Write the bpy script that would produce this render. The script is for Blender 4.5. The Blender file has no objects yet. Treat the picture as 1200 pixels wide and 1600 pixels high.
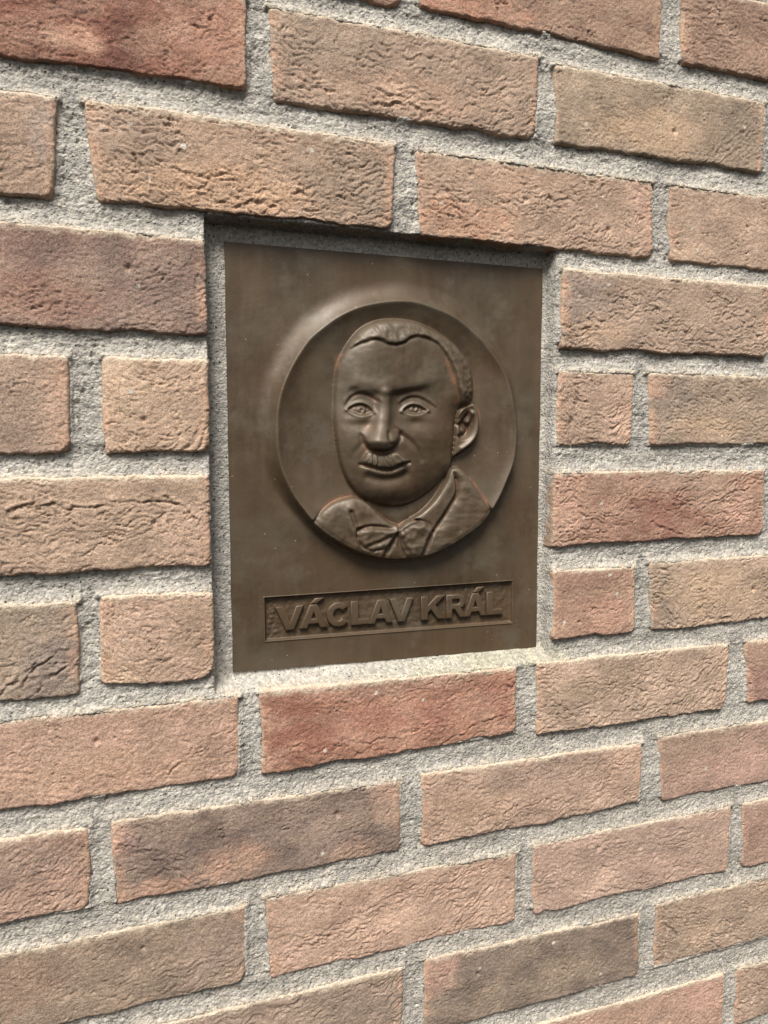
import bpy, bmesh, math, random
import numpy as np
from mathutils import Matrix, Vector

# ---------------------------------------------------------------- scene, camera, light
scene = bpy.context.scene
col = scene.collection
COURSE = 0.08                       # one brick course (brick + bed joint) in metres
BASE = 13 * COURSE                  # height of the z = 0 course line above the wall foot
PLATE_Y = 0.2 * COURSE              # plaque face lies this far behind the brick faces

cam_data = bpy.data.cameras.new('camera')
cam = bpy.data.objects.new('camera', cam_data)
col.objects.link(cam)
cam_data.sensor_fit = 'HORIZONTAL'
cam_data.sensor_width = 36.0
cam_data.lens = 36.0 * 1155.9 / 1200.0
cam_data.clip_start = 0.01
cam_data.clip_end = 200.0
YAW, PITCH, ROLL = 0.32858, -0.08804, -0.00220
fw = Vector((math.sin(YAW) * math.cos(PITCH), math.cos(YAW) * math.cos(PITCH), math.sin(PITCH)))
rt = Vector((math.cos(YAW), -math.sin(YAW), 0))
up = rt.cross(fw)
rt2 = rt * math.cos(ROLL) + up * math.sin(ROLL)
up2 = up * math.cos(ROLL) - rt * math.sin(ROLL)
m = Matrix((rt2, up2, -fw)).transposed().to_4x4()
m.translation = Vector((0, -6.6107 * COURSE, BASE - 3.7556 * COURSE))
cam.matrix_world = m
scene.camera = cam
scene.render.resolution_x = 768
scene.render.resolution_y = 1024

SUN_DIR = Vector((-0.34, -0.60, 0.98)).normalized()     # towards the light: above, in front, a little left
world = bpy.data.worlds.new('World')
scene.world = world
world.use_nodes = True
wn = world.node_tree.nodes
bg = wn['Background']
sky = wn.new('ShaderNodeTexSky')
sky.sky_type = 'NISHITA'
sky.sun_disc = False
sky.sun_elevation = math.asin(SUN_DIR.z)
sky.sun_rotation = math.atan2(SUN_DIR.x, SUN_DIR.y)
sky.dust_density = 4.0
hs = wn.new('ShaderNodeHueSaturation')
hs.inputs['Saturation'].default_value = 0.25           # thin white overcast
world.node_tree.links.new(sky.outputs[0], hs.inputs['Color'])
world.node_tree.links.new(hs.outputs[0], bg.inputs['Color'])
bg.inputs['Strength'].default_value = 0.06
sd_ = bpy.data.lights.new('sun', 'SUN')
sd_.energy = 3.2
sd_.angle = math.radians(24)
sd_.color = (1.0, 0.97, 0.93)
sun = bpy.data.objects.new('sun', sd_)
sun.rotation_euler = (-SUN_DIR).to_track_quat('-Z', 'Y').to_euler()
sun.location = (0, -3, 4)
col.objects.link(sun)
scene.view_settings.view_transform = 'Standard'
scene.view_settings.look = 'None'
scene.view_settings.gamma = 1.0
scene.view_settings.use_curve_mapping = False
scene.view_settings.exposure = 0.60
scene.render.engine = 'CYCLES'

# ---------------------------------------------------------------- numpy helpers
def _hash(ix, iy, seed):
    h = (ix.astype(np.int64) * 374761393 + iy.astype(np.int64) * 668265263 + seed * 1442695041) & 0xFFFFFFFF
    h = ((h ^ (h >> 13)) * 1274126177) & 0xFFFFFFFF
    h = ((h ^ (h >> 16)) * 2246822519) & 0xFFFFFFFF
    return ((h ^ (h >> 15)) & 0xFFFFFF).astype(np.float64) / float(0xFFFFFF)

def noise(x, y, seed=0):
    """gradient noise, about -0.7 .. 0.7"""
    x0 = np.floor(x); y0 = np.floor(y)
    fx = x - x0; fy = y - y0
    sx = fx * fx * fx * (fx * (fx * 6 - 15) + 10); sy = fy * fy * fy * (fy * (fy * 6 - 15) + 10)
    def g(i, j):
        a = _hash(x0 + i, y0 + j, seed) * 6.2831853
        return np.cos(a) * (fx - i) + np.sin(a) * (fy - j)
    n0 = g(0, 0) * (1 - sx) + g(1, 0) * sx
    n1 = g(0, 1) * (1 - sx) + g(1, 1) * sx
    return (n0 * (1 - sy) + n1 * sy) * 1.4

def fbm(x, y, seed=0, octs=4, gain=0.5):
    s = 0.0; a = 1.0
    for o in range(octs):
        s = s + a * noise(x * 2 ** o, y * 2 ** o, seed + o * 17)
        a *= gain
    return s

def sstep(a, b, x):
    t = np.clip((x - a) / (b - a), 0, 1)
    return t * t * (3 - 2 * t)

def lin(c):
    return tuple(((v / 255 + 0.055) / 1.055) ** 2.4 if v > 10 else v / 255 / 12.92 for v in c)

def mesh_from(name, V, F, mat, parent=None, colors=None, attrs=None, normals=None):
    """V (n,3), F (m,4) quads -> one smooth mesh object"""
    me = bpy.data.meshes.new(name)
    V = np.asarray(V, dtype=np.float32); F = np.asarray(F, dtype=np.int32)
    nf = len(F); k = F.shape[1]
    me.vertices.add(len(V)); me.vertices.foreach_set('co', V.ravel())
    me.loops.add(nf * k); me.loops.foreach_set('vertex_index', F.ravel())
    me.polygons.add(nf)
    me.polygons.foreach_set('loop_start', np.arange(nf, dtype=np.int32) * k)
    me.polygons.foreach_set('loop_total', np.full(nf, k, dtype=np.int32))
    me.polygons.foreach_set('use_smooth', np.ones(nf, dtype=bool))
    me.update(calc_edges=True)
    if colors is not None:
        a = me.color_attributes.new('col', 'FLOAT_COLOR', 'POINT')
        a.data.foreach_set('color', np.c_[colors, np.ones(len(V))].astype(np.float32).ravel())
    for nm, dat in (attrs or {}).items():
        a = me.attributes.new(nm, 'FLOAT', 'POINT')
        a.data.foreach_set('value', np.asarray(dat, dtype=np.float32))
    if normals is not None:
        me.normals_split_custom_set_from_vertices(np.asarray(normals, dtype=np.float32).tolist())
    me.materials.append(mat)
    o = bpy.data.objects.new(name, me)
    col.objects.link(o)
    o.parent = parent
    return o

def grid_faces(nx, nz, keep=None):
    i = np.arange(nz - 1)[:, None] * nx + np.arange(nx - 1)[None, :]
    F = np.stack([i, i + 1, i + nx + 1, i + nx], -1)      # rows run upwards in z, faces look towards -y
    if keep is not None:
        return F[keep]
    return F.reshape(-1, 4)

def compact(V, F, *arrs):
    used = np.zeros(len(V), bool); used[F.ravel()] = True
    idx = np.cumsum(used) - 1
    return (V[used], idx[F]) + tuple(a[used] for a in arrs)

# ---------------------------------------------------------------- materials
def new_mat(name):
    mt = bpy.data.materials.new(name); mt.use_nodes = True
    nt = mt.node_tree
    return mt, nt, nt.nodes['Principled BSDF']

def N(nt, kind, **kw):
    n = nt.nodes.new(kind)
    for k, v in kw.items():
        if k in n.inputs: n.inputs[k].default_value = v
        else: setattr(n, k, v)
    return n

def noise_node(nt, vec, scale, detail=3.0, rough=0.6):
    n = nt.nodes.new('ShaderNodeTexNoise')
    n.inputs['Scale'].default_value = scale; n.inputs['Detail'].default_value = detail; n.inputs['Roughness'].default_value = rough
    nt.links.new(vec, n.inputs['Vector'])
    return n.outputs['Fac']

def ramp(nt, fac, a, b, ca=(0, 0, 0, 1), cb=(1, 1, 1, 1)):
    r = nt.nodes.new('ShaderNodeValToRGB')
    r.color_ramp.elements[0].position = a; r.color_ramp.elements[0].color = ca
    r.color_ramp.elements[1].position = b; r.color_ramp.elements[1].color = cb
    nt.links.new(fac, r.inputs['Fac'])
    return r.outputs['Color']

def mix(nt, fac, a, b, mode='MIX'):
    n = nt.nodes.new('ShaderNodeMix'); n.data_type = 'RGBA'; n.blend_type = mode
    for sock, v in ((n.inputs[0], fac), (n.inputs[6], a), (n.inputs[7], b)):
        if hasattr(v, 'links'): nt.links.new(v, sock)
        else: sock.default_value = v
    return n.outputs[2]

def math_node(nt, op, a, b=0.0):
    n = nt.nodes.new('ShaderNodeMath'); n.operation = op
    for sock, v in ((n.inputs[0], a), (n.inputs[1], b)):
        if hasattr(v, 'links'): nt.links.new(v, sock)
        else: sock.default_value = v
    return n.outputs[0]

def bump(nt, bsdf, height, strength, dist):
    b = nt.nodes.new('ShaderNodeBump')
    b.inputs['Strength'].default_value = strength; b.inputs['Distance'].default_value = dist
    nt.links.new(height, b.inputs['Height']); nt.links.new(b.outputs[0], bsdf.inputs['Normal'])

def make_brick_mat():
    mt, nt, p = new_mat('fired_clay')
    geo = nt.nodes.new('ShaderNodeNewGeometry').outputs['Position']
    at = nt.nodes.new('ShaderNodeAttribute'); at.attribute_name = 'col'
    g1 = noise_node(nt, geo, 900, 2, 0.7)
    g2 = noise_node(nt, geo, 190, 4, 0.65)
    g3 = noise_node(nt, geo, 55, 3, 0.6)
    c = mix(nt, 1.0, at.outputs['Color'], ramp(nt, g1, 0.3, 0.72, (0.62, 0.61, 0.60, 1), (1.38, 1.37, 1.35, 1)), 'MULTIPLY')
    c = mix(nt, 1.0, c, ramp(nt, g2, 0.3, 0.7, (0.84, 0.82, 0.80, 1), (1.16, 1.16, 1.15, 1)), 'MULTIPLY')
    # loose pale sand grains pressed into the clay
    v = nt.nodes.new('ShaderNodeTexVoronoi'); v.inputs['Scale'].default_value = 420
    nt.links.new(geo, v.inputs['Vector'])
    gr = ramp(nt, v.outputs['Distance'], 0.10, 0.24, (1, 1, 1, 1), (0, 0, 0, 1))
    sel = nt.nodes.new('ShaderNodeSeparateColor'); nt.links.new(v.outputs['Color'], sel.inputs[0])
    pick = ramp(nt, sel.outputs[0], 0.86, 0.9)
    c = mix(nt, math_node(nt, 'MULTIPLY', gr, pick), c, (0.50, 0.42, 0.33, 1))
    pick2 = ramp(nt, sel.outputs[1], 0.93, 0.95)
    c = mix(nt, math_node(nt, 'MULTIPLY', gr, pick2), c, (0.06, 0.045, 0.04, 1))
    nt.links.new(c, p.inputs['Base Color'])
    p.inputs['Roughness'].default_value = 0.88
    p.inputs['Specular IOR Level'].default_value = 0.25
    h = math_node(nt, 'ADD', math_node(nt, 'MULTIPLY', g1, 0.42), math_node(nt, 'MULTIPLY', g2, 0.6))
    h = math_node(nt, 'ADD', h, math_node(nt, 'MULTIPLY', g3, 0.6))
    bump(nt, p, h, 0.85, 0.0014)
    return mt

def make_mortar_mat():
    mt, nt, p = new_mat('sand_mortar')
    geo = nt.nodes.new('ShaderNodeNewGeometry').outputs['Position']
    at = nt.nodes.new('ShaderNodeAttribute'); at.attribute_name = 'col'
    g1 = noise_node(nt, geo, 800, 2, 0.7)
    g2 = noise_node(nt, geo, 230, 4, 0.7)
    v = nt.nodes.new('ShaderNodeTexVoronoi'); v.inputs['Scale'].default_value = 520
    nt.links.new(geo, v.inputs['Vector'])
    sel = nt.nodes.new('ShaderNodeSeparateColor'); nt.links.new(v.outputs['Color'], sel.inputs[0])
    c = mix(nt, 1.0, at.outputs['Color'], ramp(nt, sel.outputs[0], 0.0, 1.0, (0.72, 0.72, 0.73, 1), (1.25, 1.23, 1.2, 1)), 'MULTIPLY')
    c = mix(nt, 1.0, c, ramp(nt, g2, 0.3, 0.7, (0.82, 0.82, 0.82, 1), (1.15, 1.15, 1.15, 1)), 'MULTIPLY')
    gr = ramp(nt, v.outputs['Distance'], 0.25, 0.45, (1, 1, 1, 1), (0, 0, 0, 1))
    c = mix(nt, math_node(nt, 'MULTIPLY', gr, ramp(nt, sel.outputs[1], 0.955, 0.965)), c, (0.05, 0.05, 0.05, 1))
    c = mix(nt, math_node(nt, 'MULTIPLY', gr, ramp(nt, sel.outputs[2], 0.95, 0.96)), c, (0.34, 0.24, 0.15, 1))
    nt.links.new(c, p.inputs['Base Color'])
    p.inputs['Roughness'].default_value = 0.92
    p.inputs['Specular IOR Level'].default_value = 0.2
    h = math_node(nt, 'ADD', math_node(nt, 'MULTIPLY', g1, 0.6), math_node(nt, 'MULTIPLY', g2, 1.4))
    h = math_node(nt, 'SUBTRACT', h, math_node(nt, 'MULTIPLY', v.outputs['Distance'], 0.5))
    bump(nt, p, h, 0.9, 0.0016)
    return mt

def make_bronze_mat():
    mt, nt, p = new_mat('patinated_bronze')
    tc = nt.nodes.new('ShaderNodeNewGeometry').outputs['Position']
    cav = nt.nodes.new('ShaderNodeAttribute'); cav.attribute_name = 'cavity'
    n1 = noise_node(nt, tc, 22, 4, 0.6)
    n2 = noise_node(nt, tc, 120, 4, 0.6)
    mp = nt.nodes.new('ShaderNodeMapping'); mp.inputs['Scale'].default_value = (1, 1, 0.16)
    nt.links.new(tc, mp.inputs['Vector'])
    n3 = noise_node(nt, mp.outputs[0], 160, 3, 0.6)          # wiping streaks
    c = mix(nt, ramp(nt, n1, 0.40, 0.60), (0.074, 0.050, 0.029, 1), (0.112, 0.087, 0.056, 1))
    n4 = noise_node(nt, tc, 9, 5, 0.65)
    c = mix(nt, ramp(nt, n4, 0.42, 0.62), c, (0.106, 0.068, 0.037, 1))
    n5 = noise_node(nt, tc, 34, 6, 0.7)
    c = mix(nt, math_node(nt, 'MULTIPLY', ramp(nt, n5, 0.54, 0.66), 0.45), c, (0.150, 0.125, 0.092, 1))
    c = mix(nt, math_node(nt, 'MULTIPLY', ramp(nt, n3, 0.45, 0.75), 0.45), c, (0.140, 0.092, 0.055, 1))
    # copper-brown residue in the hollows, worn greyer metal on the ridges
    cf = math_node(nt, 'MULTIPLY', cav.outputs['Fac'], math_node(nt, 'MULTIPLY', ramp(nt, n2, 0.3, 0.65), ramp(nt, n1, 0.36, 0.58)))
    c = mix(nt, ramp(nt, cf, 0.10, 0.8), c, (0.22, 0.115, 0.065, 1))
    wf = math_node(nt, 'MULTIPLY', cav.outputs['Fac'], -1.0)
    c = mix(nt, ramp(nt, wf, 0.1, 1.0), c, (0.150, 0.116, 0.080, 1))
    v = nt.nodes.new('ShaderNodeTexVoronoi'); v.inputs['Scale'].default_value = 260
    nt.links.new(tc, v.inputs['Vector'])
    sel = nt.nodes.new('ShaderNodeSeparateColor'); nt.links.new(v.outputs['Color'], sel.inputs[0])
    sp = math_node(nt, 'MULTIPLY', ramp(nt, v.outputs['Distance'], 0.08, 0.16, (1, 1, 1, 1), (0, 0, 0, 1)), ramp(nt, sel.outputs[0], 0.972, 0.98))
    c = mix(nt, math_node(nt, 'MULTIPLY', sp, 0.8), c, (0.42, 0.36, 0.28, 1))
    nt.links.new(c, p.inputs['Base Color'])
    p.inputs['Metallic'].default_value = 0.2
    rr = ramp(nt, n1, 0.3, 0.7, (0.41, 0.41, 0.41, 1), (0.57, 0.57, 0.57, 1))
    nt.links.new(rr, p.inputs['Roughness'])
    p.inputs['Specular IOR Level'].default_value = 0.5
    h = math_node(nt, 'ADD', math_node(nt, 'MULTIPLY', n2, 1.0), math_node(nt, 'MULTIPLY', n3, 0.25))
    bump(nt, p, h, 0.35, 0.0008)
    return mt

M_BRICK = make_brick_mat(); M_MORTAR = make_mortar_mat(); M_BRONZE = make_bronze_mat()

# ---------------------------------------------------------------- brick wall
# every brick: course, four corners (x, z in courses: top-left, top-right, bottom-right, bottom-left), colour, patches
# patch = (s, t, size_s, size_t, colour, strength) with s from the left end and t from the top arris
TAN = (196, 156, 112); ORANGE = (200, 138, 98); RED = (146, 84, 62); DARKRED = (112, 60, 48)
BR = [
 (-1, (-0.3, 0.98, 2.42, 1.0, 2.42, 0.2, -0.3, 0.2), (160, 118, 92), []),
 (-1, (2.6, 0.98, 5.27, 1.0, 5.26, 0.2, 2.6, 0.24), (162, 122, 96), [(0.15, 0.8, 0.25, 0.5, (190, 120, 84), 0.8)]),
 (-1, (5.5, 0.98, 8.15, 1.0, 8.15, 0.2, 5.53, 0.2), (158, 120, 96), []),
 (0, (-1.64, 0.0, 1.03, 0.03, 1.03, -0.72, -1.64, -0.74), (156, 100, 72), [(0.55, 0.6, 0.35, 0.6, RED, 1.0), (0.62, 0.75, 0.06, 0.4, DARKRED, 0.7), (0.85, 0.5, 0.15, 0.4, (186, 128, 98), 0.8), (0.5, 0.75, 0.08, 0.15, (214, 158, 122), 0.8)]),
 (0, (1.22, 0.0, 3.86, 0.01, 3.84, -0.77, 1.26, -0.77), (166, 136, 112), [(0.45, 0.7, 0.35, 0.25, (194, 146, 112), 0.6), (0.2, 0.3, 0.2, 0.3, (150, 128, 108), 0.6)]),
 (0, (4.01, -0.03, 6.67, -0.02, 6.65, -0.77, 4.06, -0.78), (160, 136, 110), [(0.45, 0.65, 0.3, 0.3, TAN, 0.8), (0.85, 0.6, 0.18, 0.5, (136, 116, 98), 0.7)]),
 (1, (-3.13, -0.98, -0.47, -0.99, -0.51, -1.77, -3.13, -1.77), (172, 138, 112), [(0.97, 0.3, 0.06, 0.3, (160, 140, 128), 0.8)]),
 (1, (-0.28, -0.98, 2.37, -0.99, 2.34, -1.765, -0.20, -1.75), (176, 140, 110), [(0.85, 0.45, 0.2, 0.6, (146, 124, 104), 0.8), (0.42, 0.75, 0.3, 0.25, (204, 154, 110), 0.8), (0.15, 0.25, 0.15, 0.3, (168, 140, 118), 0.7)]),
 (1, (2.56, -1.01, 5.22, -1.01, 5.25, -1.79, 2.61, -1.79), (178, 142, 114), [(0.2, 0.75, 0.2, 0.25, ORANGE, 0.8), (0.94, 0.35, 0.08, 0.5, (206, 158, 132), 0.7), (0.7, 0.5, 0.2, 0.5, (166, 132, 108), 0.7), (0.35, 0.25, 0.12, 0.2, (196, 148, 112), 0.6)]),
 (1, (5.41, -1.01, 8.07, -1.01, 8.07, -1.8, 5.46, -1.81), (176, 142, 116), [(0.12, 0.85, 0.1, 0.15, (208, 168, 132), 0.8)]),
 (2, (-2.0, -1.98, 0.66, -1.99, 0.66, -2.79, -2.0, -2.79), (146, 110, 94), [(0.8, 0.6, 0.3, 0.6, (138, 112, 100), 0.8), (0.5, 0.7, 0.2, 0.25, (166, 116, 92), 0.7)]),
 (2, (4.16, -1.97, 6.83, -1.97, 6.83, -2.76, 4.14, -2.77), (168, 138, 114), [(0.1, 0.35, 0.12, 0.4, (152, 130, 118), 0.8), (0.17, 0.75, 0.12, 0.2, (196, 156, 116), 0.7)]),
 (3, (-3.11, -3.0, -0.45, -3.01, -0.46, -3.8, -3.11, -3.8), (162, 132, 110), [(0.97, 0.4, 0.05, 0.8, (190, 146, 116), 0.7)]),
 (3, (-0.2, -3.0, 0.66, -3.0, 0.65, -3.79, -0.21, -3.8), (190, 154, 122), []),
 (3, (4.125, -2.98, 5.06, -2.97, 5.04, -3.73, 4.13, -3.74), (182, 146, 120), []),
 (3, (5.22, -2.96, 7.88, -2.97, 7.88, -3.74, 5.28, -3.74), (162, 136, 112), [(0.12, 0.45, 0.12, 0.4, (138, 120, 106), 0.8), (0.3, 0.75, 0.2, 0.2, (190, 152, 112), 0.7), (0.03, 0.15, 0.08, 0.2, (198, 146, 118), 0.7)]),
 (4, (-2.01, -3.99, 0.65, -3.99, 0.65, -4.79, -2.01, -4.79), (178, 144, 116), [(0.93, 0.65, 0.1, 0.3, (202, 160, 130), 0.8), (0.6, 0.6, 0.3, 0.35, (170, 138, 110), 0.6)]),
 (4, (4.11, -4.01, 6.86, -4.02, 6.88, -4.77, 4.09, -4.79), (170, 122, 96), [(0.5, 0.65, 0.18, 0.5, (146, 88, 70), 0.9), (0.72, 0.35, 0.14, 0.25, (176, 138, 112), 0.8), (0.87, 0.6, 0.08, 0.18, (216, 158, 130), 0.8), (0.04, 0.5, 0.08, 0.7, (198, 148, 122), 0.6), (0.6, 0.15, 0.2, 0.15, (180, 146, 122), 0.7)]),
 (5, (-3.12, -5.01, -0.46, -5.03, -0.47, -5.84, -3.12, -5.83), (156, 134, 112), [(0.93, 0.65, 0.1, 0.4, (134, 116, 106), 0.8)]),
 (5, (-0.29, -5.0, 0.66, -5.02, 0.65, -5.82, -0.3, -5.8), (188, 150, 122), []),
 (5, (4.115, -5.03, 5.13, -5.04, 5.14, -5.78, 4.11, -5.78), (170, 124, 98), [(0.65, 0.65, 0.25, 0.3, (206, 146, 114), 0.7), (0.3, 0.2, 0.3, 0.2, (158, 112, 96), 0.6)]),
 (5, (5.31, -5.01, 7.97, -5.0, 7.97, -5.77, 5.36, -5.78), (180, 148, 118), [(0.08, 0.6, 0.1, 0.6, (150, 130, 112), 0.8), (0.3, 0.5, 0.25, 0.3, (198, 160, 116), 0.6)]),
 (6, (-1.8, -5.99, 0.87, -5.99, 0.86, -6.76, -1.8, -6.77), (184, 140, 114), [(0.55, 0.7, 0.3, 0.25, (190, 144, 106), 0.6)]),
 (6, (1.04, -5.98, 3.7, -6.01, 3.69, -6.72, 1.06, -6.77), (172, 114, 84), [(0.15, 0.5, 0.16, 0.45, (152, 86, 60), 0.9), (0.55, 0.55, 0.3, 0.3, (184, 112, 84), 0.7), (0.95, 0.5, 0.08, 0.4, (160, 92, 70), 0.7), (0.45, 0.12, 0.3, 0.12, (180, 130, 106), 0.7)]),
 (6, (3.92, -5.99, 6.45, -6.01, 6.41, -6.79, 3.95, -6.77), (178, 146, 120), []),
 (6, (6.69, -6.0, 9.35, -6.0, 9.35, -6.77, 6.74, -6.77), (170, 126, 104), []),
 (7, (-3.1, -6.99, -0.43, -7.0, -0.45, -7.75, -3.1, -7.76), (172, 132, 110), [(0.75, 0.3, 0.2, 0.3, (152, 124, 108), 0.7)]),
 (7, (-0.27, -6.98, 2.43, -7.03, 2.42, -7.77, -0.25, -7.77), (136, 112, 98), [(0.38, 0.75, 0.12, 0.28, (192, 138, 104), 0.7), (0.8, 0.85, 0.1, 0.15, (192, 144, 112), 0.5), (0.12, 0.9, 0.15, 0.14, (190, 136, 104), 0.7), (0.03, 0.25, 0.05, 0.3, (194, 148, 124), 0.8), (0.2, 0.4, 0.2, 0.3, (120, 98, 88), 0.8), (0.95, 0.2, 0.06, 0.4, (188, 142, 114), 0.7)]),
 (7, (2.64, -6.99, 5.29, -7.03, 5.27, -7.72, 2.65, -7.78), (176, 140, 116), [(0.2, 0.6, 0.2, 0.3, (180, 142, 110), 0.7), (0.5, 0.2, 0.3, 0.2, (160, 132, 114), 0.6), (0.9, 0.3, 0.1, 0.4, (198, 154, 124), 0.7)]),
 (7, (5.5, -6.99, 8.16, -7.0, 8.16, -7.76, 5.56, -7.76), (172, 132, 112), []),
 (8, (-1.78, -8.0, 0.89, -8.01, 0.88, -8.76, -1.78, -8.77), (146, 122, 100), [(0.2, 0.4, 0.2, 0.4, (160, 120, 96), 0.6), (0.9, 0.5, 0.12, 0.5, (156, 128, 112), 0.7)]),
 (8, (1.06, -7.96, 3.75, -8.02, 3.72, -8.79, 1.09, -8.79), (184, 144, 118), [(0.45, 0.65, 0.2, 0.15, (206, 162, 132), 0.8)]),
 (8, (3.9, -7.97, 6.59, -7.97, 6.56, -8.78, 3.93, -8.77), (178, 142, 122), [(0.3, 0.75, 0.12, 0.2, (206, 166, 140), 0.8), (0.6, 0.25, 0.3, 0.25, (166, 136, 118), 0.6)]),
 (8, (6.73, -7.97, 9.39, -7.97, 9.39, -8.78, 6.77, -8.78), (174, 134, 114), []),
 (9, (-0.22, -8.97, 2.46, -8.99, 2.44, -9.77, -0.22, -9.78), (156, 130, 110), [(0.8, 0.4, 0.2, 0.5, (144, 122, 104), 0.7)]),
 (9, (2.66, -8.96, 5.32, -9.03, 5.33, -9.81, 2.68, -9.79), (128, 110, 94), [(0.06, 0.2, 0.1, 0.3, (190, 140, 118), 0.9), (0.7, 0.6, 0.2, 0.25, (164, 138, 110), 0.6), (0.9, 0.4, 0.12, 0.6, (112, 96, 84), 0.8), (0.35, 0.75, 0.12, 0.3, (156, 132, 106), 0.55)]),
 (9, (5.52, -8.97, 8.18, -8.98, 8.18, -9.76, 5.53, -9.76), (164, 136, 112), [(0.25, 0.65, 0.1, 0.2, (192, 156, 120), 0.7)]),
 (10, (3.9, -10.04, 6.57, -10.07, 6.57, -10.8, 3.9, -10.8), (180, 136, 112), []),
 (10, (6.74, -10.06, 9.4, -10.06, 9.4, -10.8, 6.74, -10.8), (166, 136, 112), []),
 (10, (1.04, -9.98, 3.72, -10.0, 3.72, -10.78, 1.04, -10.78), (172, 136, 112), []),
]
def clay(c):
    """sRGB swatch -> albedo, muted: the sanded clay is greyer than wet clay"""
    l = np.array(lin(c)); g = l @ np.array((0.3, 0.5, 0.2))
    return (l * 0.60 + g * 0.40 * np.array((1.11, 0.995, 0.89))) * 1.13
# folds and cracks that single bricks carry: lines in (s, t), depth in mm
def rake(s0, t0, s1, t1, n, ds, depth):
    return [([(s0 + ds * j, t0 + 0.05 * (j % 2)), ((s0 + s1) / 2 + ds * j + .01, (t0 + t1) / 2 - 0.04), (s1 + ds * j, t1)], depth * (0.45 + 0.4 * ((j * 7) % 3) / 2)) for j in range(n)]
FOLDS = {
 (4, -2.01): [([(.40, .34), (.5, .31), (.62, .33), (.75, .29), (.87, .28), (.92, .36), (.955, .52)], 1.7), ([(.44, .22), (.5, .36)], 0.8)],
 (5, -3.12): [([(.82, .88), (.88, .66), (.95, .52)], 1.8), ([(.86, .97), (.92, .76), (.985, .66)], 1.5), ([(.78, .92), (.84, .72), (.90, .60)], 1.2)],
 (5, 5.31): rake(.05, .42, .2, .95, 4, -.03, 1.4) + [([(.22, .96), (.32, .90), (.45, .93)], 1.0)],
 (6, 1.04): [([(.68, .97), (.76, .9), (.82, .8), (.93, .7)], 1.1), ([(.3, .72), (.4, .8), (.5, .78)], .8)],
 (7, 2.64): [([(.34, .77), (.40, .66), (.46, .72), (.52, .67), (.58, .7)], 1.3)],
 (6, 3.92): rake(.82, .9, .98, .3, 3, -.05, 1.1) + rake(.02, .35, .12, .85, 3, .02, .9),
 (4, 4.11): [([(.64, .62), (.74, .48), (.85, .32), (.93, .28)], 1.4), ([(.45, .75), (.52, .88), (.58, .93)], 1.3)],
 (7, -0.27): rake(.04, .28, .26, .72, 6, -.012, 1.0) + rake(.05, .62, .2, .95, 4, .03, .9),
 (1, 2.56): rake(.02, .35, .14, .8, 4, .025, .9),
 (3, 5.22): rake(.04, .35, .2, .92, 5, .022, 1.0),
 (6, -1.8): rake(.72, .88, .93, .4, 4, .02, .9),
 (8, 1.06): rake(.78, .92, .97, .35, 4, -.03, 1.0),
 (0, 4.01): rake(.78, .95, .98, .45, 4, -.04, .9),
 (0, 1.22): [([(.05, .85), (.2, .8), (.32, .9), (.5, .83), (.62, .9)], 1.2), ([(.3, .68), (.45, .76), (.6, .72)], .9)],
 (1, -0.28): [([(.38, .88), (.44, .93), (.52, .86), (.6, .9)], 1.5), ([(.66, .7), (.73, .74), (.8, .68), (.86, .72)], 1.2), ([(.25, .6), (.33, .66), (.42, .62)], .9)],
}
FLECKS = {(1, -0.28): [(.125, .2, 1.2), (.285, .36, 1.9), (.17, .73, 1.0)], (2, 4.16): [(.03, .25, 1.0), (.2, .17, 1.2)]}
PALETTE = [(172, 138, 112), (166, 130, 106), (180, 144, 118), (150, 120, 100), (168, 112, 88), (158, 134, 112), (184, 142, 112)]
rng = random.Random(11)
# the wall runs on beyond the picture in the same bond
x_lo, x_hi = -6.2, 12.6
by_course = {}
for b in BR: by_course.setdefault(b[0], []).append(b)
for k in range(-3, 13):
    row = by_course.setdefault(k, [])
    zt, zb = -k * 1.0, -k * 1.0 - 0.775
    if not row:
        x0 = {0: -0.2, 1: 1.1}[k % 2]
        row.append((k, (x0, zt, x0 + 2.66, zt, x0 + 2.66, zb, x0, zb), rng.choice(PALETTE), []))
    while True:
        x1 = min(min(b[1][0], b[1][6]) for b in row) - 0.19
        if x1 < x_lo + 0.3: break
        x0 = max(x1 - 2.66, x_lo)
        row.append((k, (x0, zt, x1, zt, x1, zb, x0, zb), rng.choice(PALETTE), []))
    while True:
        x0 = max(max(b[1][2], b[1][4]) for b in row) + 0.19
        if x0 > x_hi - 0.3: break
        x1 = min(x0 + 2.66, x_hi)
        row.append((k, (x0, zt, x1, zt, x1, zb, x0, zb), rng.choice(PALETTE), []))
ALL = [b for k in sorted(by_course) for b in sorted(by_course[k], key=lambda q: q[1][0])]

wall = bpy.data.objects.new('brick_wall', None)
wall.location = (0, 0, 0)
col.objects.link(wall)
wall['label'] = 'wall of rough sandy red and tan bricks with recessed grey mortar joints'
wall['category'] = 'wall'

def in_view(q):
    return max(q[0], q[2]) > -1.75 and min(q[0], q[6]) < 7.9 and min(q[5], q[7]) < 0.75 and max(q[1], q[3]) > -10.9

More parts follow.
